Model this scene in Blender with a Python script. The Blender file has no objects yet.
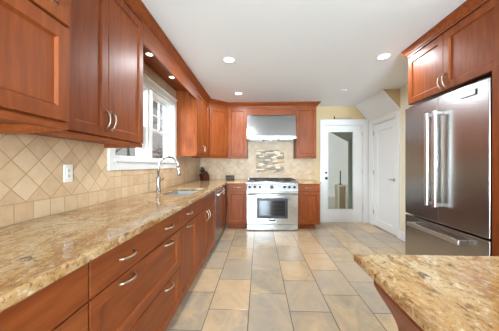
import bpy, bmesh, math, random
from mathutils import Vector, Matrix
random.seed(7)
PI = math.pi
R = math.radians
SC = bpy.context.scene
COL = SC.collection

# ------------------------------------------------------------------ camera, world, sun, exposure
cam_d = bpy.data.cameras.new('camera')
cam = bpy.data.objects.new('camera', cam_d)
COL.objects.link(cam)
cam.location = (0, 0, 1.22)
cam.rotation_euler = (R(90), 0, R(2.37))
cam_d.sensor_width = 36
cam_d.lens = 229 / 499 * 36
cam_d.clip_start = 0.02
SC.camera = cam

W = bpy.data.worlds.new('sky')
SC.world = W
W.use_nodes = True
wn = W.node_tree
bg = wn.nodes['Background']
sky = wn.nodes.new('ShaderNodeTexSky')
sky.sky_type = 'HOSEK_WILKIE'
sky.turbidity = 6
sky.ground_albedo = 0.5
sky.sun_direction = (-0.4, -0.5, 0.75)
mixw = wn.nodes.new('ShaderNodeMix')
mixw.data_type = 'RGBA'
mixw.inputs[0].default_value = 0.75
mixw.inputs[7].default_value = (1, 1, 1, 1)
wn.links.new(sky.outputs[0], mixw.inputs[6])
wn.links.new(mixw.outputs[2], bg.inputs[0])
bg.inputs[1].default_value = 0.42

SUN_E, REAR_E, SIDE_E, UP_E, DOWN_E, PUCK_E = 1.6, 325.0, 4.0, 230.0, 14.0, .03
sun_d = bpy.data.lights.new('sun', 'SUN')
sun_d.energy = SUN_E
sun_d.angle = R(8)
sun = bpy.data.objects.new('sun', sun_d)
COL.objects.link(sun)
sun.location = (-4, 9, 9)
sun.rotation_euler = (R(28), R(-30), 0)

def area(name, loc, rot, sx, sy, e, col, parent=None, shape='RECTANGLE'):
    d = bpy.data.lights.new(name, 'AREA')
    d.shape = shape
    d.size = sx
    d.size_y = sy
    d.energy = e
    d.color = col
    o = bpy.data.objects.new(name, d)
    o.location = loc
    o.rotation_euler = rot
    COL.objects.link(o)
    if parent: o.parent = parent
    return o
# unseen fill lamps added behind the camera and at the near right wall
area('fill_light', (0.5, -5.95, 1.25), (R(90), 0, 0), 3.0, 2.1, REAR_E, (0.80, 0.92, 1.0))
area('fill_light', (2.40, -1.5, 1.25), (R(90), 0, R(90)), 2.2, 1.9, SIDE_E, (0.7, 0.87, 1.0))

# unseen lamp added outside the sink window to brighten the far right side
window_fill = area('fill_light', (-3.3, 1.4, 2.3), (0, 0, 0), 1.6, 1.2, 260, (.85, .94, 1.0))
window_fill.rotation_euler = Vector((5.6, 3.0, -1.1)).to_track_quat('-Z', 'Y').to_euler()
bounce = area('bounce_light', (.5, -4.2, 1.1), (R(180 - 60), 0, 0), 1.6, 1.2, UP_E, (.66, .85, 1.0))  # unseen added lamp behind the camera, thrown up at the ceiling
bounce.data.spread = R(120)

vs = SC.view_settings
vs.view_transform = 'Standard'
vs.look = 'None'
vs.exposure = 0.52
vs.gamma = 1
vs.use_curve_mapping = False
SC.cycles.max_bounces = 10
SC.cycles.diffuse_bounces = 6
SC.cycles.glossy_bounces = 5
SC.cycles.transparent_max_bounces = 12
SC.cycles.use_denoising = True
SC.cycles.sample_clamp_indirect = 8
SC.cycles.caustics_reflective = False
SC.cycles.caustics_refractive = False

# ------------------------------------------------------------------ node helpers and materials
def srgb(r, g, b):
    f = lambda c: (c / 255 / 12.92) if c / 255 <= .04045 else ((c / 255 + .055) / 1.055) ** 2.4
    return (f(r), f(g), f(b), 1)

class NT:
    def __init__(s, name):
        s.m = bpy.data.materials.new(name)
        s.m.use_nodes = True
        s.t = s.m.node_tree
        s.b = s.t.nodes['Principled BSDF']
    def n(s, typ, **kw):
        x = s.t.nodes.new('ShaderNode' + typ)
        for k, v in kw.items(): setattr(x, k, v)
        return x
    def put(s, sock, v):
        if isinstance(v, bpy.types.NodeSocket): s.t.links.new(v, sock)
        elif v is not None: sock.default_value = v
    def math(s, op, a, b=None, c=None):
        x = s.n('Math', operation=op)
        s.put(x.inputs[0], a); s.put(x.inputs[1], b); s.put(x.inputs[2], c)
        return x.outputs[0]
    def mix(s, f, a, b, blend='MIX'):
        x = s.n('Mix', data_type='RGBA', blend_type=blend)
        s.put(x.inputs[0], f); s.put(x.inputs[6], a); s.put(x.inputs[7], b)
        return x.outputs[2]
    def ramp(s, f, stops, interp='LINEAR'):
        x = s.n('ValToRGB')
        x.color_ramp.interpolation = interp
        e = x.color_ramp.elements
        while len(e) < len(stops): e.new(0.5)
        for i, (p, c) in enumerate(stops):
            e[i].position = p; e[i].color = c
        s.put(x.inputs[0], f)
        return x.outputs[0]
    def obj(s):
        return s.n('TexCoord').outputs['Object']
    def mapping(s, vec, scale=(1, 1, 1), loc=(0, 0, 0), rot=(0, 0, 0)):
        x = s.n('Mapping')
        s.put(x.inputs[0], vec)
        x.inputs['Location'].default_value = loc
        x.inputs['Rotation'].default_value = rot
        x.inputs['Scale'].default_value = scale
        return x.outputs[0]
    def noise(s, vec, scale, detail=4, rough=.5, dist=0):
        x = s.n('TexNoise')
        s.put(x.inputs['Vector'], vec)
        x.inputs['Scale'].default_value = scale
        x.inputs['Detail'].default_value = detail
        x.inputs['Roughness'].default_value = rough
        x.inputs['Distortion'].default_value = dist
        return x.outputs[0]
    def xyz(s, vec):
        x = s.n('SeparateXYZ'); s.put(x.inputs[0], vec)
        return x.outputs
    def comb(s, a, b, c=0.0):
        x = s.n('CombineXYZ')
        s.put(x.inputs[0], a); s.put(x.inputs[1], b); s.put(x.inputs[2], c)
        return x.outputs[0]
    def white(s, vec):
        x = s.n('TexWhiteNoise', noise_dimensions='3D'); s.put(x.inputs[0], vec)
        return x.outputs[0]
    def bump(s, h, strength=.2, dist=.01):
        x = s.n('Bump')
        x.inputs['Strength'].default_value = strength
        x.inputs['Distance'].default_value = dist
        s.put(x.inputs['Height'], h)
        s.t.links.new(x.outputs[0], s.b.inputs['Normal'])
    def fin(s, col=None, rough=None, metal=None, spec=None, coat=None, coat_r=None):
        s.put(s.b.inputs['Base Color'], col)
        s.put(s.b.inputs['Roughness'], rough)
        s.put(s.b.inputs['Metallic'], metal)
        s.put(s.b.inputs['Specular IOR Level'], spec)
        s.put(s.b.inputs['Coat Weight'], coat)
        s.put(s.b.inputs['Coat Roughness'], coat_r)
        return s.m

def paint(name, c, rough=.5, var=.02):
    t = NT(name)
    nz = t.noise(t.obj(), 3.0, 3)
    a = tuple(x * (1 - var) for x in c[:3]) + (1,)
    return t.fin(t.mix(nz, a, c), rough)

def wood(name, scale):
    t = NT(name)
    info = t.n('ObjectInfo').outputs['Random']
    off = t.n('VectorMath', operation='ADD')
    t.put(off.inputs[0], t.obj())
    t.put(off.inputs[1], t.comb(t.math('MULTIPLY', info, 13.0), t.math('MULTIPLY', info, 7.0), t.math('MULTIPLY', info, 5.0)))
    v = t.mapping(off.outputs[0], scale)
    g = t.noise(v, 6, 6, .62, .4)
    g2 = t.noise(off.outputs[0], 2.0, 2)
    f = t.math('ADD', t.math('MULTIPLY', g, .75), t.math('MULTIPLY', g2, .3))
    c = t.ramp(f, [(.25, srgb(94, 42, 15)), (.5, srgb(127, 62, 25)), (.72, srgb(152, 82, 38))])
    sh = t.mix(t.math('MULTIPLY', info, .35), c, srgb(134, 67, 29))
    return t.fin(sh, .4, 0, .2, .05, .3)

M = {}
M['wood_v'] = wood('cherry_wood_upright_grain', (5, 5, .5))
M['wood_h'] = wood('cherry_wood_level_grain', (.5, 5, 5))
M['dark'] = paint('dark_brown_paint', srgb(46, 20, 12), .7)  # dark brown paint of the island toe kick
M['white'] = paint('white_trim_paint', srgb(228, 229, 229), .35)
M['ceiling'] = paint('ceiling_paint', srgb(232, 236, 240), .8, .01)
M['yellow'] = paint('pale_yellow_wall_paint', srgb(196, 172, 132), .7)
M['cream'] = paint('cream_wall_paint', srgb(230, 222, 200), .7)
M['plastic'] = paint('white_plastic', srgb(238, 238, 234), .3)
M['almond'] = paint('almond_plastic', srgb(190, 170, 138), .35)
M['iron'] = paint('black_cast_iron', srgb(30, 28, 27), .55)
M['black'] = paint('black_plastic', srgb(22, 21, 22), .35)
M['block'] = paint('dark_walnut', srgb(70, 30, 18), .4)

def steel(name, c, rough, stretch, bumpy=.03):
    t = NT(name)
    v = t.mapping(t.obj(), stretch)
    g = t.noise(v, 40, 3)
    col = t.mix(g, tuple(x * .96 for x in c[:3]) + (1,), c)
    rr = t.math('ADD', t.math('MULTIPLY', g, .01), rough - .005)
    return t.fin(col, rr, 1.0)
M['steel'] = steel('brushed_stainless', srgb(168, 167, 166), .2, (.1, 4, 4))
M['steel_v'] = steel('brushed_stainless_upright', srgb(176, 175, 174), .25, (3, 3, .05))
M['steel_bright'] = steel('bright_stainless', srgb(222, 222, 221), .3, (1, 1, 1))
M['nickel'] = steel('satin_nickel', srgb(176, 162, 142), .34, (1, 1, 1))
M['sinksteel'] = steel('sink_steel', srgb(205, 209, 214), .5, (1, 1, 1))

def black_glass():
    t = NT('dark_oven_glass')
    c = t.mix(t.noise(t.obj(), 3), srgb(30, 30, 32), srgb(44, 44, 46))
    return t.fin(c, .08, 0, .6)
M['ovenglass'] = black_glass()

def clear_glass():
    t = NT('window_glass')
    out = t.t.nodes['Material Output']
    tr = t.n('BsdfTransparent'); tr.inputs[0].default_value = (.97, .985, .98, 1)
    gl = t.n('BsdfGlossy'); gl.inputs['Roughness'].default_value = .02
    fr = t.n('Fresnel'); fr.inputs[0].default_value = 1.45
    mx = t.n('MixShader')
    bf = t.n('NewGeometry').outputs['Backfacing']
    t.put(mx.inputs[0], t.math('MULTIPLY', fr.outputs[0], t.math('SUBTRACT', 1.0, bf)))
    t.t.links.new(tr.outputs[0], mx.inputs[1])
    t.t.links.new(gl.outputs[0], mx.inputs[2])
    t.t.links.new(mx.outputs[0], out.inputs[0])
    return t.m
M['glass'] = clear_glass()

def emit(name, c, e):
    t = NT(name)
    t.b.inputs['Emission Color'].default_value = c
    t.b.inputs['Emission Strength'].default_value = e
    return t.fin(c, .5)
M['lamp'] = emit('lit_lamp_lens', (1, .96, .88, 1), 3.5)

def granite(name):
    t = NT(name)
    o = t.obj()
    v = t.mapping(o, (1.0, .55, 1.0), rot=(0, 0, R(25)))
    big = t.noise(v, 3.2, 5, .6, 1.2)
    med = t.noise(v, 14, 6, .7, 1.0)
    fine = t.noise(o, 70, 3, .7)
    base = t.ramp(big, [(.3, srgb(152, 104, 58)), (.42, srgb(178, 138, 88)), (.54, srgb(194, 162, 116)), (.68, srgb(206, 187, 154))])
    c = t.mix(t.ramp(med, [(.38, (1, 1, 1, 1)), (.52, (0, 0, 0, 1))]), base, srgb(156, 112, 64))
    c = t.mix(t.ramp(med, [(.56, (0, 0, 0, 1)), (.7, (1, 1, 1, 1))]), c, srgb(190, 172, 142))
    vein = t.noise(t.mapping(o, (2.2, .8, 1), rot=(0, 0, R(30))), 9, 5, .65, 1.6)
    c = t.mix(t.ramp(vein, [(.58, (0, 0, 0, 1)), (.66, (.8, .8, .8, 1))]), c, srgb(78, 58, 42))
    c = t.mix(t.ramp(fine, [(.62, (0, 0, 0, 1)), (.72, (.6, .6, .6, 1))]), c, srgb(92, 66, 44))
    sp = t.noise(t.mapping(o, (1.6, .8, 1), rot=(0, 0, R(20))), 46, 4, .75, .6)
    c = t.mix(t.ramp(sp, [(.36, (.9, .9, .9, 1)), (.46, (0, 0, 0, 1))]), c, srgb(104, 76, 46))
    c = t.mix(t.ramp(sp, [(.56, (0, 0, 0, 1)), (.66, (.7, .7, .7, 1))]), c, srgb(218, 204, 178))
    return t.fin(c, .1, 0, .55)
M['granite'] = granite('golden_granite')

def floor_tile():
    t = NT('slate_look_porcelain_tile')
    x, y, z = t.xyz(t.obj())
    a = t.math('DIVIDE', t.math('ADD', x, .085 + .342 * 20), .342)
    row = t.math('FLOOR', a)
    st = t.math('MULTIPLY', t.math('MODULO', row, 2.0), .5)
    b = t.math('ADD', t.math('DIVIDE', t.math('ADD', y, 10.26 - 2.957 - .2565), .513), st)
    cell = t.math('FLOOR', b)
    fa = t.math('FRACT', a); fb = t.math('FRACT', b)
    da = t.math('MULTIPLY', t.math('MINIMUM', fa, t.math('SUBTRACT', 1.0, fa)), .342)
    db = t.math('MULTIPLY', t.math('MINIMUM', fb, t.math('SUBTRACT', 1.0, fb)), .513)
    d = t.math('MINIMUM', da, db)
    grout = t.math('LESS_THAN', d, .0035)
    rnd = t.white(t.comb(row, cell, 3.0))
    rnd2 = t.white(t.comb(cell, row, 9.0))
    off = t.comb(t.math('ADD', x, t.math('MULTIPLY', rnd, 30.0)), t.math('ADD', y, t.math('MULTIPLY', rnd2, 30.0)), 0.0)
    nz = t.noise(t.mapping(off, (1, .6, 1), rot=(0, 0, R(35))), 4.2, 6, .66, 1.2)
    f = t.math('ADD', t.math('MULTIPLY', nz, .9), t.math('MULTIPLY', t.math('SUBTRACT', rnd, .5), .26))
    c = t.ramp(f, [(.22, srgb(146, 135, 122)), (.38, srgb(174, 154, 127)), (.5, srgb(195, 166, 128)), (.62, srgb(202, 173, 137)), (.8, srgb(194, 153, 106))])
    c = t.mix(t.math('MULTIPLY', t.math('GREATER_THAN', rnd2, .7), .45), c, srgb(156, 149, 140))
    sp = t.noise(off, 26, 4, .7)
    c = t.mix(t.math('MULTIPLY', sp, .3), c, srgb(214, 200, 176))
    c = t.mix(grout, c, srgb(104, 94, 80))
    h = t.math('ADD', t.math('MULTIPLY', nz, .25), t.math('MULTIPLY', t.math('MINIMUM', t.math('DIVIDE', d, .006), 1.0), .6))
    t.bump(h, .35, .006)
    return t.fin(c, .24, 0, .5)
M['floor'] = floor_tile()

def wall_tile(name, axis, u0, z0, straight=None, tone=1.0):
    t = NT(name)
    o = t.xyz(t.obj())
    u = o[axis]; z = o[2]
    s = .1525 / math.sqrt(2)
    uu = t.math('SUBTRACT', u, u0 - 20 * .1525); zz = t.math('SUBTRACT', z, z0)
    k = 1 / (math.sqrt(2) * s)
    p = t.math('MULTIPLY', t.math('ADD', uu, zz), k)
    q = t.math('MULTIPLY', t.math('SUBTRACT', uu, zz), k)
    sw = .104
    ps = t.math('DIVIDE', uu, sw)
    qs = t.math('DIVIDE', t.math('SUBTRACT', z, 1.018 - 20 * sw), sw)
    m = t.math('LESS_THAN', z, 1.018)
    if straight:
        m = t.math('MAXIMUM', m, t.math('MULTIPLY', t.math('GREATER_THAN', u, straight[0]), t.math('LESS_THAN', u, straight[1])))
    def sel(a, b):
        return t.math('ADD', t.math('MULTIPLY', a, t.math('SUBTRACT', 1.0, m)), t.math('MULTIPLY', b, m))
    P = sel(p, ps); Q = sel(q, qs)
    cell = t.comb(t.math('FLOOR', P), t.math('FLOOR', Q), m)
    rnd = t.white(cell)
    fp = t.math('FRACT', P); fq = t.math('FRACT', Q)
    d = t.math('MINIMUM', t.math('MINIMUM', fp, t.math('SUBTRACT', 1.0, fp)), t.math('MINIMUM', fq, t.math('SUBTRACT', 1.0, fq)))
    g = t.math('LESS_THAN', d, .022)
    edge = t.math('LESS_THAN', t.math('ABSOLUTE', t.math('SUBTRACT', z, 1.018)), .0025)
    g = t.math('MAXIMUM', g, edge)
    nz = t.noise(t.obj(), 17, 5, .65)
    f = t.math('ADD', t.math('MULTIPLY', rnd, .36), t.math('MULTIPLY', nz, .62))
    c = t.ramp(f, [(.15, srgb(190, 158, 124)), (.4, srgb(206, 177, 143)), (.62, srgb(216, 192, 160)), (.85, srgb(206, 172, 132))])
    c = t.mix(g, c, srgb(182, 148, 108))
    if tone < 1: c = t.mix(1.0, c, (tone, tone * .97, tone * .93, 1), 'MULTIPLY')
    t.bump(t.math('ADD', t.math('MULTIPLY', t.math('MINIMUM', t.math('DIVIDE', d, .06), 1.0), .6), t.math('MULTIPLY', nz, .2)), .3, .004)
    return t.fin(c, .38, 0, .4)
M['tile_l'] = wall_tile('tumbled_stone_tile', 1, 1.285, 1.249, (1.9, 3.47))
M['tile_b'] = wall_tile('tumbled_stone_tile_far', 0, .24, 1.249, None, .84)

def mosaic():
    t = NT('glass_strip_mosaic')
    x, y, z = t.xyz(t.obj())
    r = t.math('FLOOR', t.math('DIVIDE', z, .026))
    rr = t.white(t.comb(r, 2.0, 5.0))
    a = t.math('ADD', t.math('DIVIDE', t.math('ADD', x, 5.0), .105), t.math('MULTIPLY', rr, 7.3))
    cell = t.comb(r, t.math('FLOOR', a), 1.0)
    rnd = t.white(cell)
    c = t.ramp(rnd, [(0, srgb(70, 48, 30)), (.18, srgb(128, 94, 58)), (.36, srgb(190, 154, 104)), (.52, srgb(222, 202, 164)), (.72, srgb(150, 120, 84)), (.86, srgb(92, 70, 50))], 'CONSTANT')
    g = t.math('LESS_THAN', t.math('FRACT', t.math('DIVIDE', z, .026)), .1)
    c = t.mix(g, c, srgb(214, 190, 150))
    return t.fin(c, .4, 0, .4)
M['mosaic'] = mosaic()

def leafy(name, a, b, sc=6):
    t = NT(name)
    return t.fin(t.mix(t.noise(t.obj(), sc, 5, .7), a, b), .8)
M['lawn'] = leafy('winter_lawn', srgb(150, 150, 128), srgb(190, 186, 168), 2)
M['hedge'] = leafy('grey_green_leaves', srgb(96, 102, 84), srgb(178, 178, 164), 5)
M['bark'] = leafy('grey_bark', srgb(104, 98, 92), srgb(146, 140, 134))
M['siding'] = leafy('pale_siding', srgb(214, 218, 212), srgb(228, 230, 226), 2)
M['porchgreen'] = leafy('porch_ceiling_paint', srgb(150, 158, 146), srgb(166, 172, 160), 3)
M['deck'] = leafy('porch_deck', srgb(150, 146, 134), srgb(172, 168, 156), 4)
M['creamwood'] = leafy('cream_painted_wood', srgb(236, 230, 200), srgb(240, 234, 208), 3)
M['tanpanel'] = leafy('tan_panel', srgb(160, 136, 112), srgb(176, 152, 126), 9)
M['brass'] = steel('aged_dark_bronze', srgb(70, 62, 54), .4, (1, 1, 1))

# ------------------------------------------------------------------ mesh helpers
class MB:
    def __init__(s):
        s.bm = bmesh.new()
        s.smooth = []
    def box(s, x0, y0, z0, x1, y1, z1, bev=0, seg=1):
        x0, x1 = sorted((x0, x1)); y0, y1 = sorted((y0, y1)); z0, z1 = sorted((z0, z1))
        r = bmesh.ops.create_cube(s.bm, size=1)
        vs_ = r['verts']
        for v in vs_:
            v.co = Vector(((x0 + x1) / 2 + v.co.x * (x1 - x0), (y0 + y1) / 2 + v.co.y * (y1 - y0), (z0 + z1) / 2 + v.co.z * (z1 - z0)))
        if bev:
            es = list({e for v in vs_ for e in v.link_edges})
            bmesh.ops.bevel(s.bm, geom=es, offset=bev, segments=seg, affect='EDGES', profile=.5)
        return s
    def prism(s, pts, axis, a, b):
        """polygon in the two other axes (cyclic order), extruded along axis from a to b"""
        def P(p, t):
            if axis == 'x': return (t, p[0], p[1])
            if axis == 'y': return (p[0], t, p[1])
            return (p[0], p[1], t)
        A = [s.bm.verts.new(P(p, a)) for p in pts]
        B = [s.bm.verts.new(P(p, b)) for p in pts]
        n = len(pts)
        s.bm.faces.new(A); s.bm.faces.new(B[::-1])
        for i in range(n):
            s.bm.faces.new((A[i], B[i], B[(i + 1) % n], A[(i + 1) % n]))
        return s
    def tube(s, pts, r, n=10, cap=True):
        pts = [Vector(p) for p in pts]
        rs = r if isinstance(r, (list, tuple)) else [r] * len(pts)
        rings = []
        t0 = (pts[1] - pts[0]).normalized()
        up = Vector((0, 0, 1)) if abs(t0.z) < .9 else Vector((1, 0, 0))
        u = t0.cross(up).normalized()
        for i, p in enumerate(pts):
            a = pts[max(i - 1, 0)]; b = pts[min(i + 1, len(pts) - 1)]
            t = (b - a).normalized()
            u = (u - t * u.dot(t)).normalized()
            w = t.cross(u)
            rings.append([s.bm.verts.new(p + (u * math.cos(2 * PI * k / n) + w * math.sin(2 * PI * k / n)) * rs[i]) for k in range(n)])
        for i in range(len(rings) - 1):
            for k in range(n):
                f = s.bm.faces.new((rings[i][k], rings[i][(k + 1) % n], rings[i + 1][(k + 1) % n], rings[i + 1][k]))
                f.smooth = True
        if cap:
            s.bm.faces.new(rings[0][::-1]); s.bm.faces.new(rings[-1])
        return s
    def lathe(s, prof, c, axis='z', n=20):
        rings = []
        for r, h in prof:
            ring = []
            for k in range(n):
                a = 2 * PI * k / n
                p = (r * math.cos(a), r * math.sin(a), h)
                if axis == 'y': p = (p[0], p[2], p[1])
                if axis == 'x': p = (p[2], p[0], p[1])
                ring.append(s.bm.verts.new((c[0] + p[0], c[1] + p[1], c[2] + p[2])))
            rings.append(ring)
        for i in range(len(rings) - 1):
            for k in range(n):
                f = s.bm.faces.new((rings[i][k], rings[i][(k + 1) % n], rings[i + 1][(k + 1) % n], rings[i + 1][k]))
                f.smooth = True
        s.bm.faces.new(rings[0][::-1]); s.bm.faces.new(rings[-1])
        return s
    def sweep(s, prof, path):
        """profile (out, z) swept along an xy path; out is to the right of travel; mitred"""
        P = [Vector(p) for p in path]
        rings = []
        for i, p in enumerate(P):
            d0 = (P[i] - P[i - 1]).normalized() if i else None
            d1 = (P[i + 1] - P[i]).normalized() if i < len(P) - 1 else None
            n0 = Vector((d0.y, -d0.x)) if d0 else None
            n1 = Vector((d1.y, -d1.x)) if d1 else None
            if n0 is None: m = n1
            elif n1 is None: m = n0
            else:
                m = (n0 + n1).normalized()
                m = m / m.dot(n0)
            rings.append([s.bm.verts.new((p.x + m.x * o, p.y + m.y * o, z)) for o, z in prof])
        k = len(prof)
        for i in range(len(rings) - 1):
            for j in range(k):
                s.bm.faces.new((rings[i][j], rings[i][(j + 1) % k], rings[i + 1][(j + 1) % k], rings[i + 1][j]))
        s.bm.faces.new(rings[0]); s.bm.faces.new(rings[-1][::-1])
        return s
    def frame(s, x0, z0, x1, z1, w, yb, yf, inner=.009, depth=.01):
        """shaker frame facing -y: ring with a small moulded inner edge"""
        def loop(a, b, c, d, y): return [s.bm.verts.new(p) for p in ((a, y, b), (c, y, b), (c, y, d), (a, y, d))]
        e = .0025
        back = loop(x0, z0, x1, z1, yb)
        o1 = loop(x0, z0, x1, z1, yf + e)
        o2 = loop(x0 + e, z0 + e, x1 - e, z1 - e, yf)
        i1 = loop(x0 + w, z0 + w, x1 - w, z1 - w, yf)
        i2 = loop(x0 + w + inner, z0 + w + inner, x1 - w - inner, z1 - w - inner, yf + depth)
        i3 = loop(x0 + w + inner, z0 + w + inner, x1 - w - inner, z1 - w - inner, yb)
        L = [back, o1, o2, i1, i2, i3, back]
        for a, b in zip(L, L[1:]):
            for k in range(4):
                s.bm.faces.new((a[k], a[(k + 1) % 4], b[(k + 1) % 4], b[k]))
        return s
    def build(s, name, mat, parent=None, loc=None, rot=None):
        bmesh.ops.recalc_face_normals(s.bm, faces=s.bm.faces[:])
        me = bpy.data.meshes.new(name)
        s.bm.to_mesh(me); s.bm.free()
        me.materials.append(mat)
        o = bpy.data.objects.new(name, me)
        COL.objects.link(o)
        if parent: o.parent = parent
        if loc: o.location = loc
        if rot: o.rotation_euler = rot
        return o

def tag(o, label, cat=None, group=None, kind=None):
    o['label'] = label
    if cat: o['category'] = cat
    if group: o['group'] = group
    if kind: o['kind'] = kind
    return o
def thing(name, label, cat, loc=(0, 0, 0), rz=0, group=None):
    o = bpy.data.objects.new(name, None)
    o.empty_display_size = .1
    COL.objects.link(o)
    o.location = loc
    o.rotation_euler = (0, 0, rz)
    return tag(o, label, cat, group)
def struct(o, label, cat='structure'):
    return tag(o, label, cat, None, 'structure')

# ------------------------------------------------------------------ main dimensions
XL, XR, YB, YN, ZC = -1.288, 2.34, 4.99, -6.1, 2.49
XT, YT = -1.28, 4.982                 # faces of the tiled backsplash

# ------------------------------------------------------------------ the room
struct(MB().box(XL - .15, YN - .15, -.1, XR + .15, YB + .15, 0).build('floor', M['floor']), 'floor of large beige and grey slate look tiles', 'floor')
struct(MB().box(XL - .15, YN - .15, ZC, XR + .15, YB + .15, ZC + .1).build('ceiling', M['ceiling']), 'flat white ceiling', 'ceiling')
wy0, wy1, wz0, wz1 = 1.975, 3.385, 1.265, 2.14      # window opening in the left wall
b = MB()
b.box(XL - .15, YN, 0, XL, wy0, ZC).box(XL - .15, wy1, 0, XL, YB, ZC)
b.box(XL - .15, wy0, 0, XL, wy1, wz0).box(XL - .15, wy0, wz1, XL, wy1, ZC)
wl = struct(b.build('wall_left', M['cream']), 'left wall holding the window over the sink', 'wall')
b = MB()
b.box(XL, -.9, .9145, XT, wy0 - .09, ZC - .002).box(XL, wy1 + .09, .9145, XT, YB, ZC - .002)
b.box(XL, wy0 - .09, .9145, XT, wy1 + .09, wz0 - .09).box(XL, wy0 - .09, wz1 + .09, XT, wy1 + .09, ZC - .002)
b.build('tile_backsplash', M['tile_l'], wl)['label'] = 'cream stone tiles laid on the diagonal'

dx0, dx1, dz1 = 1.40, 2.235, 2.10                   # glass door opening in the back wall
b = MB()
b.box(XL - .15, YB, 0, dx0, YB + .15, ZC).box(dx1, YB, 0, XR + .15, YB + .15, ZC).box(dx0, YB, dz1, dx1, YB + .15, ZC)
wb = struct(b.build('wall_back', M['yellow']), 'pale yellow far wall with range and glass door', 'wall')
mx0, mx1, mz0, mz1 = -.06, .54, 1.06, 1.555
b = MB()
b.box(XT, YT, .9145, mx0, YB, 2.3).box(mx1, YT, .9145, 1.20, YB, 2.3).box(mx0, YT, .9145, mx1, YB, mz0).box(mx0, YT, mz1, mx1, YB, 2.3)
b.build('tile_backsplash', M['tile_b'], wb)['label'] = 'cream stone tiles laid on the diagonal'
b = MB().box(mx0, YT + .002, mz0, mx1, YB, mz1)
b.build('mosaic_panel', M['mosaic'], wb)['label'] = 'brown and cream glass strip mosaic over the range'
b = MB()
for (a, c, d, e) in ((mx0 - .012, mz0 - .012, mx1 + .012, mz0), (mx0 - .012, mz1, mx1 + .012, mz1 + .012), (mx0 - .012, mz0, mx0, mz1), (mx1, mz0, mx1 + .012, mz1)):
    b.box(a, YT - .006, c, d, YT, e, .003)
b.build('mosaic_border', M['tile_b'], wb)

py0, py1 = 3.985, 4.80                               # pantry door opening in the right wall
b = MB()
b.box(XR, YN, 0, XR + .15, -2.65, ZC).box(XR, -2.65, 2.25, XR + .15, -.35, ZC).box(XR, -.35, 0, XR + .15, py0, ZC).box(XR, py1, 0, XR + .15, YB, ZC).box(XR, py0, 2.06, XR + .15, py1, ZC)  # near gap left open for the added side lamp
struct(b.build('wall_right', M['cream']), 'pale cream right wall with the white door', 'wall')
b = MB()
b.box(XL - .15, YN - .15, 0, -1.0, YN, ZC).box(2.0, YN - .15, 0, XR + .15, YN, ZC).box(-1.0, YN - .15, 2.25, 2.0, YN, ZC)  # wide opening added to go with the rear fill lamp
struct(b.build('wall_rear', M['cream']), 'wall behind the camera with a wide opening added for the fill lamp', 'wall')

# sloped white soffit running into the right wall
sx = 2.06
b = MB().prism([(sx, ZC), (XR, ZC), (XR, 2.17)], 'y', 3.90, YB)
so = struct(b.build('ceiling_slope', M['yellow']), 'white slanted bulkhead above the white door at the right', 'ceiling')
dxs, dzs = XR - sx, ZC - 2.17
nl = math.hypot(dxs, dzs); nx, nz = -dzs / nl * .004, -dxs / nl * .004
b = MB().prism([(sx, ZC), (XR, 2.17), (XR + nx, 2.17 + nz), (sx + nx, ZC + nz)], 'y', 3.90, YB)
b.build('white_panel', M['ceiling'], so)

# ------------------------------------------------------------------ windows over the sink
def window(n, y0, y1, label):
    root = bpy.data.objects.new('window_%d' % n, None)
    COL.objects.link(root)
    root.location = (XL, (y0 + y1) / 2, wz0)
    struct(root, label, 'window')
    w2 = (y1 - y0) / 2; H = wz1 - wz0; zm = .395
    b = MB()   # jamb liner
    t = .018
    b.box(-.145, -w2, 0, 0, -w2 + t, H).box(-.145, w2 - t, 0, 0, w2, H).box(-.145, -w2 + t, 0, 0, w2 - t, t).box(-.145, -w2 + t, H - t, 0, w2 - t, H)
    b.build('jamb', M['white'], root)
    def sash(nm, x, z0, z1, grid):
        b = MB(); s = .034; a0, a1 = -w2 + t + .002, w2 - t - .002
        b.box(x - .03, a0, z0, x, a0 + s, z1, .003).box(x - .03, a1 - s, z0, x, a1, z1, .003)
        b.box(x - .03, a0 + s, z0, x, a1 - s, z0 + s, .003).box(x - .03, a0 + s, z1 - s, x, a1 - s, z1, .003)
        if grid:
            for k in (1, 2):
                yy = a0 + s + (a1 - a0 - 2 * s) * k / 3
                b.box(x - .022, yy - .008, z0 + s, x - .006, yy + .008, z1 - s)
            zz = (z0 + z1) / 2
            b.box(x - .0215, a0 + s, zz - .008, x - .0065, a1 - s, zz + .008)
        sh = b.build(nm, M['white'], root)
        MB().box(x - .016, a0 + s - .004, z0 + s - .004, x - .012, a1 - s + .004, z1 - s + .004).build('pane', M['glass'], sh)
    sash('lower_sash', -.055, t + .002, zm + .03, False)
    sash('upper_sash', -.092, zm - .01, H - t - .002, True)
    MB().box(-.052, -.03, zm + .031, -.03, .03, zm + .041, .003).build('sash_lock', M['nickel'], root)
mid = (wy0 + wy1) / 2 - .03
window(1, wy0, mid - .028, 'left double hung white window half hidden behind the upper cabinet')
window(2, mid + .028, wy1, 'right double hung white window behind the faucet')
b = MB().box(XL - .15, mid - .028, wz0, XL, mid + .028, wz1).box(XL, mid - .036, wz0, XL + .018, mid + .036, wz1, .004)
struct(b.build('trim_1', M['white']), 'white mullion post between the two sink windows', 'trim')
b = MB(); cw = .088
b.box(XL, wy0 - cw, wz0 - cw, XL + .022, wy0, wz1 + cw, .004).box(XL, wy1, wz0 - cw, XL + .022, wy1 + cw, wz1 + cw, .004)
b.box(XL, wy0, wz1, XL + .022, wy1, wz1 + cw, .004).box(XL, wy0, wz0 - cw, XL + .022, wy1, wz0, .004)
b.box(XL, wy0 - cw - .0005, wz1 + cw - .018, XL + .036, wy1 + cw, wz1 + cw, .004).box(XL, wy0 - .02, wz0 - .012, XL + .04, wy1 + .02, wz0 + .002, .004)
struct(b.build('trim_2', M['white']), 'white picture frame casing around the sink windows', 'trim')

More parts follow.
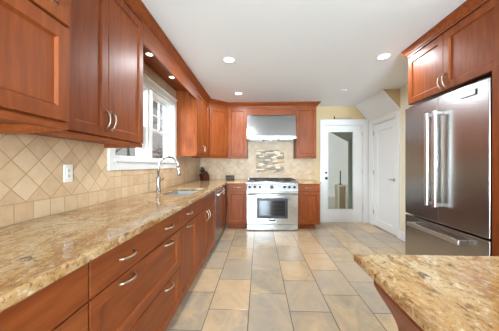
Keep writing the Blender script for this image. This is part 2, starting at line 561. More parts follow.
# ------------------------------------------------------------------ far glass door
rt = bpy.data.objects.new('door_1', None); COL.objects.link(rt); rt.location = (dx0, YB, 0)
struct(rt, 'white door with one tall glass lite in the far wall', 'door')
w = dx1 - dx0
gx0, gx1, gz0, gz1 = .095, w - .21, .28, 1.94
b = MB(); y0, y1 = .03, .07
b.box(.02, y0, .015, gx0, y1, dz1 - .02, .002).box(gx1, y0, .015, w - .02, y1, dz1 - .02, .002)
b.box(gx0, y0, .015, gx1, y1, gz0, .002).box(gx0, y0, gz1, gx1, y1, dz1 - .02, .002)
slab = b.build('door_leaf', M['white'], rt)
b = MB(); e = .022
b.box(gx0 - e, y0 - .012, gz0 - e, gx0, y0, gz1 + e, .003).box(gx1, y0 - .012, gz0 - e, gx1 + e, y0, gz1 + e, .003)
b.box(gx0, y0 - .012, gz0 - e, gx1, y0, gz0, .003).box(gx0, y0 - .012, gz1, gx1, y0, gz1 + e, .003)
b.build('glazing_bead', M['white'], slab)
MB().box(gx0, .047, gz0, gx1, .053, gz1).build('pane', M['glass'], slab)
for z, nm, r in ((.945, 'door_knob', .028), (1.065, 'deadbolt', .022)):
    MB().lathe([(r, 0), (r, -.008), (r * .45, -.012), (r * .45, -.03), (r * .9, -.036), (r * .95, -.05), (r * .5, -.058)] if nm == 'door_knob' else [(r, 0), (r, -.012), (r * .7, -.018), (.006, -.019)], (.05, y0, z), 'y', 16).build(nm, M['brass'], slab)
for z in (.25, 1.05, 1.85):
    MB().box(w - .024, y0 - .008, z, w - .012, y0 + .002, z + .09, .002).build('hinge', M['nickel'], slab)
b = MB()
b.box(.0, 0, 0, .018, .15, dz1).box(w - .018, 0, 0, w, .15, dz1).box(.018, 0, dz1 - .018, w - .018, .15, dz1).box(.018, .02, 0, w - .018, .15, .013)
b.build('jamb', M['white'], rt)
b = MB()
b.box(-.085, -.018, 0, .0, 0, dz1 + .085, .004).box(w, -.018, 0, w + .085, 0, dz1 + .085, .004).box(0, -.018, dz1, w, 0, dz1 + .085, .004)
b.box(-.095, -.03, dz1 + .085, w + .09, 0, dz1 + .105, .004)
b.build('casing', M['white'], rt)

# ------------------------------------------------------------------ pantry door in the right wall
rt = bpy.data.objects.new('door_2', None); COL.objects.link(rt); rt.location = (XR, py0, 0)
struct(rt, 'white one panel interior door in the right wall', 'door')
w = py1 - py0
b = MB()    # frame faces -x: y along the wall, built from a local shaker ring turned
f = MB().frame(0, 0, w - .044, 2.02, .125, .0, -.04, .02, .012)
leaf = f.build('door_leaf', M['white'], rt, (.045, w - .022, .012), (0, 0, R(-90)))
MB().box(.13, -.022, .13, w - .044 - .13, -.004, 2.02 - .13).build('panel', M['white'], leaf)
hb = MB().lathe([(.026, 0), (.026, -.008), (.01, -.012), (.01, -.045)], (0, 0, 0), 'y', 14)
hb.tube([(0, -.045, 0), (-.05, -.05, 0), (-.11, -.045, .002)], [.009, .008, .007], 8)
hb.build('lever_handle', M['nickel'], leaf, (w - .044 - .06, -.04, .96))
for z in (.22, 1.02, 1.82):
    MB().tube([(-.004, -.044, z), (-.004, -.044, z + .09)], .008, 8).build('hinge', M['nickel'], leaf)
b = MB()
b.box(-.0, 0, 0, .15, .018, 2.06).box(0, w - .018, 0, .15, w, 2.06).box(0, .018, 2.042, .15, w - .018, 2.06).box(.06, .018, .0, .15, w - .018, .01)
b.build('jamb', M['white'], rt)
b = MB()
b.box(-.018, -.08, 0, 0, 0, 2.14, .004).box(-.018, w, 0, 0, w + .17, 2.14, .004).box(-.018, 0, 2.06, 0, w, 2.14, .004)
b.build('casing', M['white'], rt)
struct(MB().box(XR - .016, 2.55, 0, XR, py0 - .082, .14, .004).build('baseboard_right', M['white']), 'white baseboard between white door and refrigerator', 'baseboard')
# small blank ornament on the far door casing
t = thing('carved_ornament', 'low whitish carved ornament lying on top of the glass door casing', 'ornament', (1.78, YB - .018, dz1 + .1055))
b = MB(); b.box(-.18, -.008, 0, .2, .008, .012, .003)
for k in range(6):
    xx = -.13 + k * .058; h = .028 + .012 * ((k * 5) % 3)
    b.tube([(xx, 0, .011), (xx + .01, 0, h), (xx + .03, 0, h * .8), (xx + .036, 0, .011)], .006, 6)
b.build('scrollwork', M['deck'], t)
MB().lathe([(.012, 0), (.014, .03), (.006, .045), (.008, .06)], (-.165, 0, .0125), 'z', 10).build('finial', M['black'], t)

# ------------------------------------------------------------------ cabinets
def pull(parent, x, z, vert, yf=-.02, L=.112, sag=.0):
    pts = []
    for k in range(13):
        a = k / 12
        d = -L / 2 + L * a
        out = .030 * math.sin(PI * a) ** .6 if 0 < a < 1 else 0
        pts.append((x, yf - out, z + d) if vert else (x + d, yf - out, z))
    rs = [.0075] + [.0055] * 11 + [.0075]
    b = MB().tube(pts, rs, 8)
    for q in (pts[0], pts[-1]):
        b.lathe([(.009, 0), (.008, -.004)], q, 'y', 10)
    return b.build('handle', M['nickel'], parent)
def door(root, x0, z0, x1, z1, handle=None, name='door', fw=.058, mat='wood_v'):
    d = MB().frame(x0, z0, x1, z1, fw, 0, -.02).build(name, M[mat], root)
    MB().box(x0 + fw + .004, -.009, z0 + fw + .004, x1 - fw - .004, -.002, z1 - fw - .004).build('panel', M['wood_v' if mat == 'wood_v' else 'wood_h'], d)
    for h in (handle or []): pull(d, *h)
    return d
def slab(root, x0, z0, x1, z1, handle=None, name='drawer'):
    d = MB().box(x0, -.02, z0, x1, 0, z1, .003, 2).build(name, M['wood_h'], root)
    for h in (handle or []): pull(d, *h)
    return d
def base_cab(name, label, loc, rz, w, depth, toe_in=.075, toe_w=None):
    t = thing(name, label, 'cabinet', loc, rz)
    MB().box(0, 0, .105, w, depth, .8745, .001).build('body', M['wood_v'], t)
    MB().box(0, toe_in, 0, toe_w or w, depth, .105).build('toe_kick', M['wood_h'], t)
    return t
def upper_cab(name, label, loc, rz, w, depth, z0, z1, rail=True, cat='cabinet'):
    t = thing(name, label, cat, loc, rz)
    MB().box(0, 0, z0, w, depth, z1, .001).build('body', M['wood_v'], t)
    if rail:
        b = MB().box(0, -.012, z0 - .03, w, .012, z0, .003)
        b.box(0, .012, z0 - .03, .014, depth, z0).box(w - .014, .012, z0 - .03, w, depth, z0)
        b.build('light_rail', M['wood_h'], t)
    return t
LZ = R(90)
FX = -.645; BD = -FX + XT          # lower run: carcass face, depth
BD = abs(XT - FX) - .001
g = .0025
ztop0, ztop1 = .722, .868
zlo = .115
# lower run along the left wall
c = base_cab('base_cabinet', 'drawer base nearest the camera at the lower left corner', (FX, -.30, 0), LZ, 1.118, BD)
slab(c, g, ztop0, 1.118 - g, ztop1, [(.55, .80, False)])
door(c, g, .42, 1.118 - g, ztop0 - .008, None, 'drawer', mat='wood_h')
door(c, g, zlo, 1.118 - g, .412, None, 'drawer', mat='wood_h')
c = base_cab('base_cabinet', 'wide three drawer base with two arched pulls on each drawer', (FX, .82, 0), LZ, .968, BD)
slab(c, g, ztop0, .968 - g, ztop1, [(.245, .795, False), (.745, .795, False)])
door(c, g, .42, .968 - g, ztop0 - .008, [(.245, .683, False), (.745, .683, False)], 'drawer', mat='wood_h')
door(c, g, zlo, .968 - g, .412, [(.245, .381, False), (.745, .381, False)], 'drawer', mat='wood_h')
c = base_cab('base_cabinet', 'narrow base with one drawer above one pull-out door, beside the sink base', (FX, 1.79, 0), LZ, .478, BD)
slab(c, g, ztop0, .478 - g, ztop1, [(.24, .795, False)])
door(c, g, zlo, .478 - g, ztop0 - .008, [(.24, .683, False)])
t = base_cab('base_cabinet', 'sink base with plain false front over two doors under the sink', (FX, 2.27, 0), LZ, .95, BD)
bpy.data.objects.remove(t.children[0])
b = MB().box(0, 0, .105, .018, BD, .8745).box(.932, 0, .105, .95, BD, .8745).box(.018, 0, .105, .932, BD, .123)
b.box(.018, BD - .012, .123, .932, BD, .8745).box(.018, 0, .70, .932, .02, .8745).box(.46, 0, .123, .49, .02, .70)
b.build('body', M['wood_v'], t)
slab(t, g, ztop0, .95 - g, ztop1, None, 'false_front')
door(t, g, zlo, .4735, ztop0 - .008, [(.43, .62, True)])
door(t, .4765, zlo, .95 - g, ztop0 - .008, [(.52, .62, True)])
sinkbase = t
# dishwasher
t = thing('dishwasher', 'dark stainless dishwasher with a bar handle in the left run', 'dishwasher', (FX, 3.225, 0), LZ)
MB().box(.004, 0, .105, .646, .58, .868).build('tub', M['black'], t)
MB().box(.004, .06, 0, .646, .56, .105).build('toe_kick', M['black'], t)
MB().box(.005, -.025, .115, .645, 0, .790, .004, 2).build('door', M['steel_v'], t)
MB().box(.005, -.025, .793, .645, 0, .866, .004, 2).build('control_panel', M['steel_v'], t)
b = MB().tube([(.03, -.065, .80), (.62, -.065, .80)], .012, 10)
b.tube([(.06, -.024, .80), (.06, -.065, .80)], .008, 8).tube([(.59, -.024, .80), (.59, -.065, .80)], .008, 8)
b.build('bar_handle', M['steel_bright'], t)
# corner and back run
YF = 4.37; DB = YT - YF - .001
c = base_cab('base_cabinet', 'narrow blind corner base just past the dishwasher', (FX, 3.88, 0), LZ, .485, BD)
door(c, .02, zlo, .30, .866, [(.065, .78, True)], fw=.05)
MB().box(.303, -.02, .106, .484, 0, .868).build('filler', M['wood_v'], c)
c = base_cab('base_cabinet', 'base with drawer and door just left of the range', (-.604, YF, 0), 0, .366, DB)
slab(c, .02, ztop0 + .01, .363, ztop1, [(.20, .80, False)])
door(c, .02, zlo, .363, ztop0, None, fw=.05)
c = base_cab('base_cabinet', 'base with drawer and door just right of the range', (.731, YF, 0), 0, .414, DB, .075, .34)
slab(c, g, ztop0 + .01, .411, ztop1, [(.205, .80, False)])
door(c, g, zlo, .411, ztop0, None)

# countertops
SX0, SX1, SY0, SY1 = -1.085, -.735, 2.36, 3.06   # sink cut-out
CX = -.597
b = MB()
b.box(XT + .0005, -.30, .876, CX, SY0, .914, .009, 3).box(XT + .0005, SY1, .876, CX, 4.30, .914, .009, 3)
bm = b.bm; bm.free(); b.bm = bmesh.new()
def slab_poly(b, outer, hole, z0, z1):
    """flat slab with a rectangular hole, outer L-shaped, softened top edge"""
    b.prism(outer, 'z', z0, z1)
L = [(XT + .0005, -.30), (CX, -.30), (CX, 4.335), (-.2385, 4.335), (-.2385, YT - .0005), (XT + .0005, YT - .0005)]
def outline_slab(L, z0, z1, bev, mat, name, hole=None, bevel_edges=None):
    bm = bmesh.new()
    vs_ = [bm.verts.new((x, y, z1)) for x, y in L]
    es = [bm.edges.new((vs_[i], vs_[(i + 1) % len(L)])) for i in range(len(L))]
    if hole:
        hv = [bm.verts.new((x, y, z1)) for x, y in hole]
        es += [bm.edges.new((hv[i], hv[(i + 1) % len(hv)])) for i in range(len(hv))]
    bmesh.ops.triangle_fill(bm, use_beauty=True, use_dissolve=False, edges=es)
    fs = bm.faces[:]
    ext = bmesh.ops.extrude_face_region(bm, geom=fs)
    for v in [e_ for e_ in ext['geom'] if isinstance(e_, bmesh.types.BMVert)]: v.co.z = z0
    bmesh.ops.recalc_face_normals(bm, faces=bm.faces[:])
    be = [e_ for e_ in bm.edges if len(e_.link_faces) == 2 and abs(e_.verts[0].co.z - e_.verts[1].co.z) < 1e-6 and
          abs(e_.link_faces[0].normal.dot(e_.link_faces[1].normal)) < .1 and (bevel_edges is None or bevel_edges(e_))]
    bmesh.ops.bevel(bm, geom=be, offset=bev, segments=3, affect='EDGES', profile=.5)
    me = bpy.data.meshes.new(name); bm.to_mesh(me); bm.free()
    me.materials.append(mat)
    o = bpy.data.objects.new(name, me); COL.objects.link(o)
    return o
rr = .05
hole = []
for cx_, cy_, a0 in ((SX1 - rr, SY1 - rr, 0), (SX0 + rr, SY1 - rr, 90), (SX0 + rr, SY0 + rr, 180), (SX1 - rr, SY0 + rr, 270)):
    for k in range(5):
        a = R(a0 + 22.5 * k); hole.append((cx_ + rr * math.cos(a), cy_ + rr * math.sin(a)))
ct = outline_slab(L, .8755, .914, .009, M['granite'], 'countertop', hole)
tag(ct, 'long golden granite counter running under the window and round to the range', 'countertop')
ct = outline_slab([(.7305, 4.335), (1.165, 4.335), (1.165, YT - .0005), (.7305, YT - .0005)], .8755, .914, .009, M['granite'], 'countertop')
tag(ct, 'short granite counter to the right of the range', 'countertop')

# sink
t = thing('sink', 'stainless undermount sink set into the left granite counter', 'sink', ((SX0 + SX1) / 2, (SY0 + SY1) / 2, .70))
hx, hy = (SX1 - SX0) / 2 + .012, (SY1 - SY0) / 2 + .012
b = MB(); bz = .0; tz = .1745; th = .004
b.box(-hx, -hy, bz, hx, hy, bz + th)
b.box(-hx, -hy, bz + th, -hx + th, hy, tz).box(hx - th, -hy, bz + th, hx, hy, tz)
b.box(-hx + th, -hy, bz + th, hx - th, -hy + th, tz).box(-hx + th, hy - th, bz + th, hx - th, hy, tz)
b.build('basin', M['sinksteel'], t)
MB().lathe([(.045, 0), (.045, .003), (.03, .004), (.012, .001)], (0, .05, bz + th), 'z', 18).build('drain', M['steel_bright'], t)
# faucet
t = thing('faucet', 'tall gooseneck pull-down faucet in brushed nickel behind the sink', 'faucet', (-1.175, 2.63, .9145))
b = MB().lathe([(.032, 0), (.032, .006), (.026, .012), (.023, .10), (.026, .16), (.02, .175), (.014, .18)], (0, 0, 0), 'z', 18)
b.build('base', M['steel'], t)
pts = [(0, 0, .175), (0, 0, .28)]
for k in range(1, 13):
    a = PI * k / 12
    pts.append((.115 - .115 * math.cos(a), .03 * k / 12, .28 + .125 * math.sin(a)))
MB().tube(pts, .0125, 12).build('spout', M['steel'], t)
MB().tube([(.23, .03, .285), (.231, .03, .26), (.234, .03, .20), (.236, .03, .185)], [.013, .017, .019, .015], 12).build('spray_head', M['steel'], t)
MB().tube([(.0, .02, .12), (.01, .05, .125), (.02, .10, .15)], [.011, .009, .006], 8).build('lever', M['steel'], t)

# ------------------------------------------------------------------ upper run
UX = -.975; UD = abs(XT - UX) - .001
z0, z1 = 1.395, 2.405
c = upper_cab('upper_cabinet', 'deeper upper cabinet at the top left corner with a short lower door', (-.84, -.35, 0), LZ, 1.315, abs(XT + .84) - .001, 1.40, ZC - .003)
c.children[1].location = (0, 0, 0)
door(c, g, 1.407, 1.315 - g, 1.808, None, 'lower_door', .058, 'wood_v')
door(c, g, 1.82, .60, 2.40, [(.56, 1.93, True)])
door(c, .603, 1.82, 1.315 - g, 2.40, [(1.315 - .085, 1.935, True)])
c = upper_cab('upper_cabinet', 'tall two door upper cabinet between the corner cabinet and the window', (UX, .97, 0), LZ, .886, UD, z0, z1)
door(c, g, z0 + .005, .4475, 2.385, [(.421, 1.505, True)])
door(c, .4515, z0 + .005, .886 - g, 2.385, [(.478, 1.505, True)])
# valance over the sink window with its soffit board
t = thing('window_valance', 'cherry valance board spanning above the sink window between cabinets', 'valance', (UX, 1.8565, 0), LZ)
MB().box(0, -.02, 2.232, 1.621, 0, z1, .002).build('face_board', M['wood_h'], t)
MB().box(0, 0, 2.372, 1.621, UD, 2.39).build('soffit_board', M['wood_h'], t)
c = upper_cab('upper_cabinet', 'two door upper cabinet right of the sink window', (UX, 3.478, 0), LZ, .862, UD, z0, z1)
door(c, g, z0 + .005, .4295, 2.385, [(.395, 1.50, True)])
door(c, .4325, z0 + .005, .862 - g, 2.385, [(.467, 1.50, True)])
# diagonal corner upper
YU = 4.65
p0 = Vector((UX, 4.342)); p1 = Vector((-.637, YU))
ang = math.atan2(p1.y - p0.y, p1.x - p0.x); wd = (p1 - p0).length
t = thing('corner_upper_cabinet', 'diagonal upper cabinet with one door in the far left corner', 'cabinet', (p0.x, p0.y, 0), ang)
def loc2(x, y):
    d = Vector((x, y)) - p0
    return (d.x * math.cos(ang) + d.y * math.sin(ang), -d.x * math.sin(ang) + d.y * math.cos(ang))
poly = [loc2(*q) for q in ((p0.x, p0.y), (p1.x, p1.y), (-.637, YT - .001), (XT + .001, YT - .001), (XT + .001, 4.342))]
MB().prism(poly, 'z', z0, z1).build('body', M['wood_v'], t)
door(t, .025, z0 + .005, wd - .02, 2.345, None)
MB().box(.02, -.012, z0 - .03, wd - .015, .01, z0, .003).build('light_rail', M['wood_h'], t)
c = upper_cab('upper_cabinet', 'single door upper cabinet left of the range hood', (-.635, YU, 0), 0, .393, YT - YU - .001, z0, z1)
door(c, .012, z0 + .005, .39, 2.385, None)
c = upper_cab('upper_cabinet', 'single door upper cabinet right of the range hood', (.745, YU, 0), 0, .405, YT - YU - .001, z0, z1)
door(c, g, z0 + .005, .402, 2.385, None)
t = thing('hood_bridge_panel', 'cherry panel bridging the cabinets above the range hood', 'panel', (-.241, YU, 0))
MB().box(0, -.012, 2.198, .985, .012, z1, .002).build('face_board', M['wood_h'], t)
MB().box(0, .0125, 2.3, .985, YT - YU - .001, 2.32).build('shelf_board', M['wood_h'], t)
# crown mouldings
def crown(k): return [(.001, z1 + .001), (.014, z1 + .001), (.016, z1 + .014), (.024, z1 + .018), (.03 * k, z1 + .034), (.046 * k, z1 + .058), (.056 * k, z1 + .064), (.056 * k, ZC - .002), (.001, ZC - .002)]
o = MB().sweep(crown(1.3), [(UX, .966), (UX, 4.342), (-.637, YU), (1.15, YU), (1.15, YT)]).build('crown_moulding', M['wood_h'])
tag(o, 'cherry crown moulding along the left and far upper cabinets', 'moulding')
# blocking behind the crown is the cabinet tops themselves; the valance carries it over the window

# ------------------------------------------------------------------ lights
def downlight(x, y, lit, label, name='recessed_light', r=.075, z=ZC, e=DOWN_E, grp='recessed ceiling lights'):
    t = thing(name, label, 'light', (x, y, z - .0005), 0, grp)
    n = 24
    b = MB(); bm = b.bm
    rings = []
    for (q, h) in ((r, 0), (r, -.005), (r * .8, -.007), (r * .78, 0)):
        rings.append([bm.verts.new((q * math.cos(2 * PI * k / n), q * math.sin(2 * PI * k / n), h)) for k in range(n)])
    rings.append(rings[0])
    for a, c_ in zip(rings, rings[1:]):
        for k in range(n): bm.faces.new((a[k], a[(k + 1) % n], c_[(k + 1) % n], c_[k]))
    b.build('trim_ring', M['plastic'], t)
    MB().lathe([(r * .78, -.001), (r * .7, -.004), (.004, -.0045)], (0, 0, 0), 'z', n).build('lens', M['lamp'] if lit else M['plastic'], t)
    if lit: area('bulb', (0, 0, -.012), (0, 0, 0), r * 1.5, r * 1.5, e, (.9, .95, 1.0), t, 'DISK')
    return t
downlight(-.36, 2.74, True, 'lit recessed ceiling light nearer of two above the left aisle')
downlight(-.36, 4.02, True, 'lit recessed ceiling light above the range side, farther of two at left')
downlight(1.447, 2.73, True, 'lit recessed ceiling light at the right in front of the refrigerator cabinet')
t = downlight(1.43, 3.95, False, 'small white unlit ceiling fitting with two dark slots near the glass door', r=.06)
for s in (-.025, .02):
    MB().box(s - .008, -.01, -.008, s + .012, .01, -.0047).build('slot', M['iron'], t)
downlight(-1.13, 2.32, True, 'round puck light under the valance, nearer of two above the window', 'puck_light', .042, 2.372, PUCK_E, 'valance puck lights')
downlight(-1.13, 2.93, True, 'round puck light under the valance, farther of two above the window', 'puck_light', .042, 2.372, PUCK_E, 'valance puck lights')

# ------------------------------------------------------------------ range
t = thing('range', 'stainless steel gas range with six burners and oven door', 'range', (-.236, 4.335, 0))
w = .964
MB().box(.002, 0, .12, w - .002, .635, .905, .002).build('body', M['steel'], t)
MB().box(.02, .04, 0, w - .02, .6, .12).build('plinth', M['black'], t)
MB().box(.004, -.04, .012, w - .004, .039, .115, .004, 2).build('kick_panel', M['steel'], t)
dr = MB().box(.004, -.06, .122, w - .004, -.001, .745, .006, 2).build('oven_door', M['steel'], t)
MB().box(.195, -.064, .235, .77, -.0605, .615, .003).build('window_frame', M['black'], dr)
wnd = MB().box(.245, -.067, .285, .72, -.0645, .565, .002).build('oven_window', M['ovenglass'], dr)
b = MB()
for k in range(3): b.box(.255, -.0685, .35 + k * .075, .71, -.0675, .353 + k * .075)
b.build('rack', M['brass'], dr)
b = MB().tube([(.025, -.115, .69), (w - .025, -.115, .69)], .016, 12)
for x in (.05, w - .05): b.tube([(x, -.058, .69), (x, -.115, .69)], .011, 8)
b.build('bar_handle', M['steel_bright'], dr)
MB().box(.425, -.0655, .185, .54, -.0605, .215, .002).build('badge', M['black'], dr)
MB().prism([(-.062, .755), (-.03, .885), (-.03, .905), (-.001, .905), (-.001, .755)], 'x', .004, w - .004).build('control_panel', M['steel'], t)
MB().tube([(.004, -.03, .906), (w - .004, -.03, .906)], .014, 12).build('bullnose', M['steel_bright'], t)
def knob(x, z, r):
    yy = -.062 + (z - .755) / .13 * .032
    k = MB().lathe([(r * 1.25, .002), (r * 1.25, -.006), (r, -.008), (r * .85, -.034), (r * .6, -.037)], (x, yy, z), 'y', 18).build('knob', M['black'], t)
    MB().lathe([(r * 1.45, .004), (r * 1.45, -.004), (r * 1.3, -.006)], (x, yy, z), 'y', 18).build('bezel', M['steel_bright'], k)
for px_ in (.06, .155, .25, .71, .80, .895): knob(px_, .82, .023)
knob(.476, .82, .03)
for px_ in (.36, .60): MB().lathe([(.007, .002), (.007, -.005)], (px_, -.046, .82), 'y', 10).build('indicator', M['black'], t)
MB().box(.004, .001, .9055, w - .004, .61, .914, .003).build('cooktop', M['steel'], t)
for i in range(3):
    b = MB(); x0 = .035 + i * .3; x1 = x0 + .294
    for yy in (.05, .57): b.box(x0, yy - .009, .935, x1, yy + .009, .955, .003)
    for xx in (x0 + .009, x1 - .009): b.box(xx - .009, .05, .935, xx + .009, .57, .955, .003)
    b.box(x0, .30, .936, x1, .318, .9545)
    for k in range(4):
        xx = x0 + .05 + k * (x1 - x0 - .1) / 3
        b.box(xx - .006, .055, .937, xx + .006, .565, .9545)
    for xx in (x0 + .012, x1 - .012):
        for yy in (.06, .56): b.box(xx - .009, yy - .009, .9145, xx + .009, yy + .009, .936)
    b.build('grate', M['iron'], t)
    for yy in (.17, .44):
        MB().lathe([(.05, 0), (.05, .01), (.035, .014), (.035, .02), (.01, .021)], ((x0 + x1) / 2, yy, .9145), 'z', 18).build('burner', M['iron'], t)
MB().box(.004, .6105, .9, w - .004, .643, .945, .002).build('rear_trim', M['steel'], t)

# range hood
t = thing('range_hood', 'wide stainless range hood between the far upper cabinets', 'range hood', (-.235, 4.98, 0))
w = .945
z0h, z1h = 1.728, 2.1975
poly = [(-.001, z0h), (-.60, z0h), (-.60, z0h + .055), (-.52, z0h + .30), (-.36, z1h), (-.001, z1h)]
poly = [(-.001, z0h + .012), (-.60, z0h + .012), (-.60, z0h + .055), (-.555, z1h - .02), (-.545, z1h), (-.001, z1h)]
b = MB().prism(poly, 'x', .008, w - .006)
b.build('canopy', M['steel'], t)
MB().box(-.001, -.606, z0h, w + .003, -.59, z0h + .032, .004, 2).build('front_lip', M['steel'], t)
for x in (.04, .34, .64):
    b = MB().box(x, -.55, z0h - .002, x + .27, -.08, z0h + .0115)
    for k in range(12): b.box(x + .02, -.53 + k * .037, z0h - .006, x + .25, -.512 + k * .037, z0h - .002)
    b.build('baffle_filter', M['steel'], t)

# ------------------------------------------------------------------ refrigerator and its surround
# local: x along -Y world, front at -y local -> -X world
FYL = 2.50
t = thing('refrigerator', 'tall stainless french door refrigerator with freezer drawer at the right', 'refrigerator', (1.63, FYL, 0), R(-90))
w = .895; D = XR - 1.63 - .03
MB().box(.004, .002, .04, w - .004, D, 1.815, .004).build('body', M['iron'], t)
MB().box(.02, .03, 0, w - .02, D - .02, .04).build('base', M['black'], t)
H1, H0 = 1.815, .722
l = MB().box(.002, -.08, H0, w / 2 - .002, 0, H1, .006, 2).build('door', M['steel_v'], t)
r_ = MB().box(w / 2 + .002, -.08, H0, w - .002, 0, H1, .006, 2).build('door', M['steel_v'], t)
fz = MB().box(.002, -.08, .09, w - .002, 0, H0 - .014, .006, 2).build('freezer_drawer', M['steel_v'], t)
MB().box(.01, -.03, .03, w - .01, .002, .085).build('grille', M['black'], t)
def barh(p, a, bb, off):
    A = Vector(a); B = Vector(bb); d = (B - A).normalized()
    hx_ = .017 if abs(d.x) < .5 else 0; hz_ = .017 if abs(d.z) < .5 else 0
    b = MB().box(A.x - hx_, A.y - .011, A.z - hz_, B.x + hx_, A.y + .011, B.z + hz_, .005, 2)
    for q in (A + d * .02, B - d * .02):
        b.box(q.x - .013, q.y + .0105, q.z - .013, q.x + .013, q.y + off, q.z + .013, .003)
    return b.build('bar_handle', M['steel_bright'], p)
barh(l, (w / 2 - .045, -.142, .865), (w / 2 - .045, -.142, 1.685), .063)
barh(r_, (w / 2 + .045, -.142, .865), (w / 2 + .045, -.142, 1.685), .063)
barh(fz, (.14, -.142, .645), (w - .16, -.142, .645), .063)
bd = MB().box(.682, -.092, 1.733, .80, -.0855, 1.765, .003).build('badge', M['steel_bright'], r_)
MB().box(.676, -.0853, 1.727, .806, -.0803, 1.771, .002).build('badge_backing', M['iron'], r_)
bd['label'] = 'bright metal maker plate'
for xx in (.03, w - .11):
    MB().box(xx, -.06, H1, xx + .08, .03, H1 + .015, .003).build('hinge_cover', M['iron'], t)
t = thing('refrigerator_side_panel', 'tall cherry end panel on the near side of the refrigerator', 'panel', (1.56, 1.542, 0))
MB().box(0, 0, 0, XR - 1.56 - .001, .052, 1.878, .003).build('panel_board', M['wood_v'], t)
MB().box(-.006, -.002, 0, .0, .054, 1.878, .002).build('edge_strip', M['wood_v'], t)
FCX = 1.65
c = upper_cab('upper_cabinet', 'two door cabinet over the refrigerator', (FCX, 2.58, 0), R(-90), 1.09, XR - FCX - .001, 1.88, 2.405, False)
door(c, .004, 1.884, .479, 2.385, [(.455, 1.965, True)])
door(c, .482, 1.884, .98, 2.385, [(.507, 1.965, True)])
MB().box(.983, -.02, 1.881, 1.089, 0, 2.404).build('filler', M['wood_v'], c)
o = MB().sweep([(-a, q) for a, q in crown(1)], [(FCX, 1.49), (FCX, 2.58), (XR - .001, 2.58)]).build('crown_moulding', M['wood_h'])
tag(o, 'cherry crown moulding on the cabinet over the refrigerator', 'moulding')

# ------------------------------------------------------------------ island
IX0, IX1, IY0, IY1 = .33, 1.32, -1.3, .812
ct = outline_slab([(IX0, IY0), (IX1, IY0), (IX1, IY1), (IX0, IY1)], .885, .914, .007, M['granite'], 'island_countertop')
tag(ct, 'golden granite island top in the lower right corner', 'countertop')
t = thing('island_cabinet', 'cherry island base under the granite top in the lower right corner', 'cabinet', (0, 0, 0))
prof_i = [(.338, .8845), (.338, .872)]
for k in range(1, 9):
    a = PI / 2 * k / 8
    prof_i.append((.338 + .072 * math.sin(a) ** 1.0 * (1) * (k / 8) ** .3, .872 - .14 * (k / 8)))
prof_i += [(.412, .69), (.412, .10), (1.24, .10), (1.24, .8845)]
MB().prism(prof_i, 'y', -1.2, .69).build('body', M['wood_h'], t)
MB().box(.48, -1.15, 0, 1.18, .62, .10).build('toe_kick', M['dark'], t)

# ------------------------------------------------------------------ small things
def outlet(loc, rz, mat, label, w=.072, h=.118):
    t = thing('wall_outlet', label, 'outlet', loc, rz)
    MB().box(-w / 2, -.006, -h / 2, w / 2, -.0005, h / 2, .002).build('cover_plate', mat, t)
    n = max(1, round(w / .07))
    for k in range(n):
        xx = -w / 2 + w * (k + .5) / n
        ins = MB().box(xx - .017, -.009, -.035, xx + .017, -.0062, .035, .002).build('receptacle', M['plastic'] if mat is M['plastic'] else mat, t)
        for zz in (-.018, .018):
            MB().box(xx - .007, -.0098, zz - .006, xx - .004, -.0091, zz + .006).box(xx + .004, -.0098, zz - .006, xx + .007, -.0091, zz + .006).build('slot', M['iron'], ins)
    return t
outlet((XT, 1.483, 1.168), LZ, M['plastic'], 'white outlet on the tiled left wall')
outlet((-.66, YT, 1.15), 0, M['almond'], 'almond outlet on the far tiles left of the range', .12)
outlet((.95, YT, 1.17), 0, M['almond'], 'almond outlet on the far tiles right of the range', .15)

t = thing('knife_block', 'dark wooden knife block in the far left corner of the counter', 'knife block', (-1.10, 4.62, .9145), R(-35))
MB().prism([(-.07, 0), (.07, 0), (.07, .10), (.0, .19), (-.105, .13)], 'x', -.055, .055).build('block', M['block'], t)
MB().box(-.06, -.075, -.0, .06, .075, .012, .003).build('foot', M['block'], t)
nrm = Vector((0, -.06, .105)).normalized()
mw = Matrix.Translation((-1.10, 4.62, .9145)) @ Matrix.Rotation(R(-35), 4, 'Z')
kn = 0
desc = ('back left', 'back middle', 'back right', 'front left', 'front right')
for (xx, q) in ((-.032, .25), (0, .25), (.032, .25), (-.02, .68), (.02, .68)):
    base = Vector((xx, .0 - .105 * q, .19 - .06 * q))
    L_ = .105 if q < .5 else .085
    base = mw @ (base + nrm * .0015)
    d = (mw.to_3x3() @ nrm)
    k = thing('kitchen_knife', 'black handled knife standing in the knife block, %s slot' % desc[kn], 'knife', base, 0, 'knives in the block')
    MB().tube([tuple(d * .006), tuple(d * (L_ * .5)), tuple(d * L_)], [.010, .012, .0105], 8).build('handle', M['black'], k)
    MB().tube([(0, 0, 0), tuple(d * .0058)], .0115, 8).build('bolster', M['steel_bright'], k)
    kn += 1
t = thing('wire_basket', 'small dark grey openwork holder on the counter left of the range', 'holder', (-.615, 4.86, .9145))
MB().box(-.09, -.045, 0, .09, .045, .008, .002).build('tray', M['iron'], t)
b = MB()
for s in (-.042, .042):
    b.tube([(-.086, s, .09), (.086, s, .09)], .004, 6)
    for k in range(9): b.tube([(-.086 + k * .0215, s, .008), (-.086 + k * .0215, s, .09)], .003, 6)
for s in (-.086, .086):
    b.tube([(s, -.042, .09), (s, .042, .09)], .004, 6)
b.build('wires', M['brass'], t)
MB().box(-.075, -.03, .0085, .075, .03, .075, .006).build('insert', M['brass'], t)

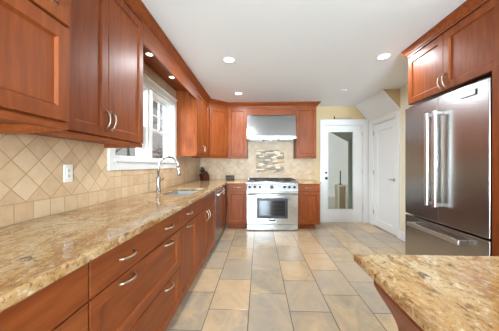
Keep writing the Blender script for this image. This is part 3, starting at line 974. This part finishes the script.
# ------------------------------------------------------------------ outside
def gtag(o, label, cat): return tag(o, label, cat)
b = MB().box(-40, -8, -.45, XL - .3, 60, -.4)
struct(b.build('lawn', M['lawn']), 'pale winter lawn outside the sink window', 'ground')
def hedge(x, y, lx, ly, h, label):
    rnd = random.Random(int(x * 10 + y * 7))
    bm = bmesh.new()
    for i in range(int(70 * lx * ly / 4)):
        px_, py_ = rnd.uniform(-lx / 2, lx / 2), rnd.uniform(-ly / 2, ly / 2)
        pz = rnd.uniform(.1, h) * (1 - .35 * (2 * px_ / lx) ** 2)
        m = Matrix.Translation((px_, py_, pz)) @ Matrix.Rotation(rnd.uniform(0, 6), 4, (rnd.random() + .01, rnd.random(), rnd.random())) @ Matrix.Diagonal((1, .7, .5, 1))
        bmesh.ops.create_icosphere(bm, subdivisions=1, radius=rnd.uniform(.14, .34), matrix=m)
    me = bpy.data.meshes.new('foliage'); bm.to_mesh(me); bm.free(); me.materials.append(M['hedge'])
    o = bpy.data.objects.new('shrub', me); COL.objects.link(o)
    o.location = (x, y, -.4)
    tag(o, label, 'shrub', 'shrubs outside the sink window')
for i, (x, y) in enumerate(((-5.2, 8.6), (-5.4, 12.6), (-5.8, 16.6), (-6.2, 20.6))):
    hedge(x, y, 1.8, 3.2, 1.9 + .25 * (i % 2), 'grey green shrub seen blurred through the lower panes of the sink window')
def tree(x, y, h, seed):
    rnd = random.Random(seed)
    t = thing('bare_tree', 'bare grey tree seen through the upper panes of the sink window', 'tree', (x, y, -.4), 0, 'bare trees outside the sink window')
    tb = MB(); br = MB()
    top = Vector((rnd.uniform(-.3, .3), rnd.uniform(-.3, .3), h))
    pts = [Vector((0, 0, 0)).lerp(top, k / 6) + Vector((rnd.uniform(-.08, .08), rnd.uniform(-.08, .08), 0)) * (k > 0) for k in range(7)]
    tb.tube(pts, [.14 * (1 - .13 * k) for k in range(7)], 8)
    tb.build('trunk', M['bark'], t)
    def grow(p, d, L, r, n):
        q = p + d * L
        br.tube([p, p + d * L * .5 + Vector((rnd.uniform(-.06, .06),) * 3), q], [r, r * .8, r * .55], 5)
        if n:
            for _ in range(3):
                dd = (d + Vector((rnd.uniform(-.8, .8), rnd.uniform(-.8, .8), rnd.uniform(-.2, .6)))).normalized()
                grow(p + d * L * rnd.uniform(.5, .95), dd, L * .68, r * .55, n - 1)
    for k in range(2, 7):
        for _ in range(2):
            a = rnd.uniform(0, 2 * PI)
            grow(pts[k], Vector((math.cos(a), math.sin(a), rnd.uniform(.2, .7))).normalized(), h * .24, .05, 2)
    br.build('branches', M['bark'], t)
for i, (x, y) in enumerate(((-9, 11), (-9.6, 16.5), (-9.2, 22), (-11, 28), (-14, 20))): tree(x, y, 5.5 + (i % 3), 20 + i)

# porch outside the glass door
b = MB().box(XL - .3, YB + .151, -.12, 8, 10, -.02)
struct(b.build('porch_floor', M['deck']), 'pale porch floor beyond the glass door', 'ground')
b = MB().prism([(1.2, 2.75), (4.2, 1.079), (4.2, 1.15), (1.2, 2.83)], 'y', YB + .16, 7.0)
struct(b.build('porch_roof', M['porchgreen']), 'grey green porch ceiling seen through the glass door', 'ceiling')
b = MB().box(.6, 8.6, -.02, 3.0, 8.75, 2.3)
b.bm.free(); b.bm = bmesh.new()
b.box(-.5, 9.2, -.02, 6.0, 9.35, 3.4)
struct(b.build('porch_wall', M['siding']), 'bright pale wall at the end of the porch', 'wall')
t = thing('porch_post', 'slim grey green post on the porch behind the glass door', 'post', (2.63, 6.7, -.02))
MB().box(-.05, -.05, .0, .05, .05, 2.53, .006).build('shaft', M['porchgreen'], t)
MB().box(-.075, -.075, 0, .075, .075, .12, .006).build('plinth', M['porchgreen'], t)
MB().box(-.08, -.08, 2.3, .08, .08, 2.38, .006).build('capital', M['porchgreen'], t)
t = thing('outdoor_stand', 'cream framed stand with a tan panel on the porch behind the glass door', 'stand', (2.03, 5.75, -.02))
b = MB()
for s in (-1, 1): b.box(s * .10 - .025, -.10, 0, s * .10 + .025, .10, .74, .004)
b.box(-.135, -.11, .73, .135, .11, .765, .004).box(-.075, -.09, .05, .075, .09, .11)
b.build('frame', M['creamwood'], t)
MB().box(-.0745, -.05, .112, .0745, .05, .729).build('panel', M['tanpanel'], t)
t = thing('broom_handle', 'thin black pole standing on the cream porch stand', 'pole', (2.01, 5.75, .7455))
MB().tube([(0, 0, 0), (0, 0, .34)], .014, 8).build('shaft', M['black'], t)
MB().lathe([(.03, 0), (.02, .03), (.015, .04)], (0, 0, 0), 'z', 10).build('foot', M['black'], t)
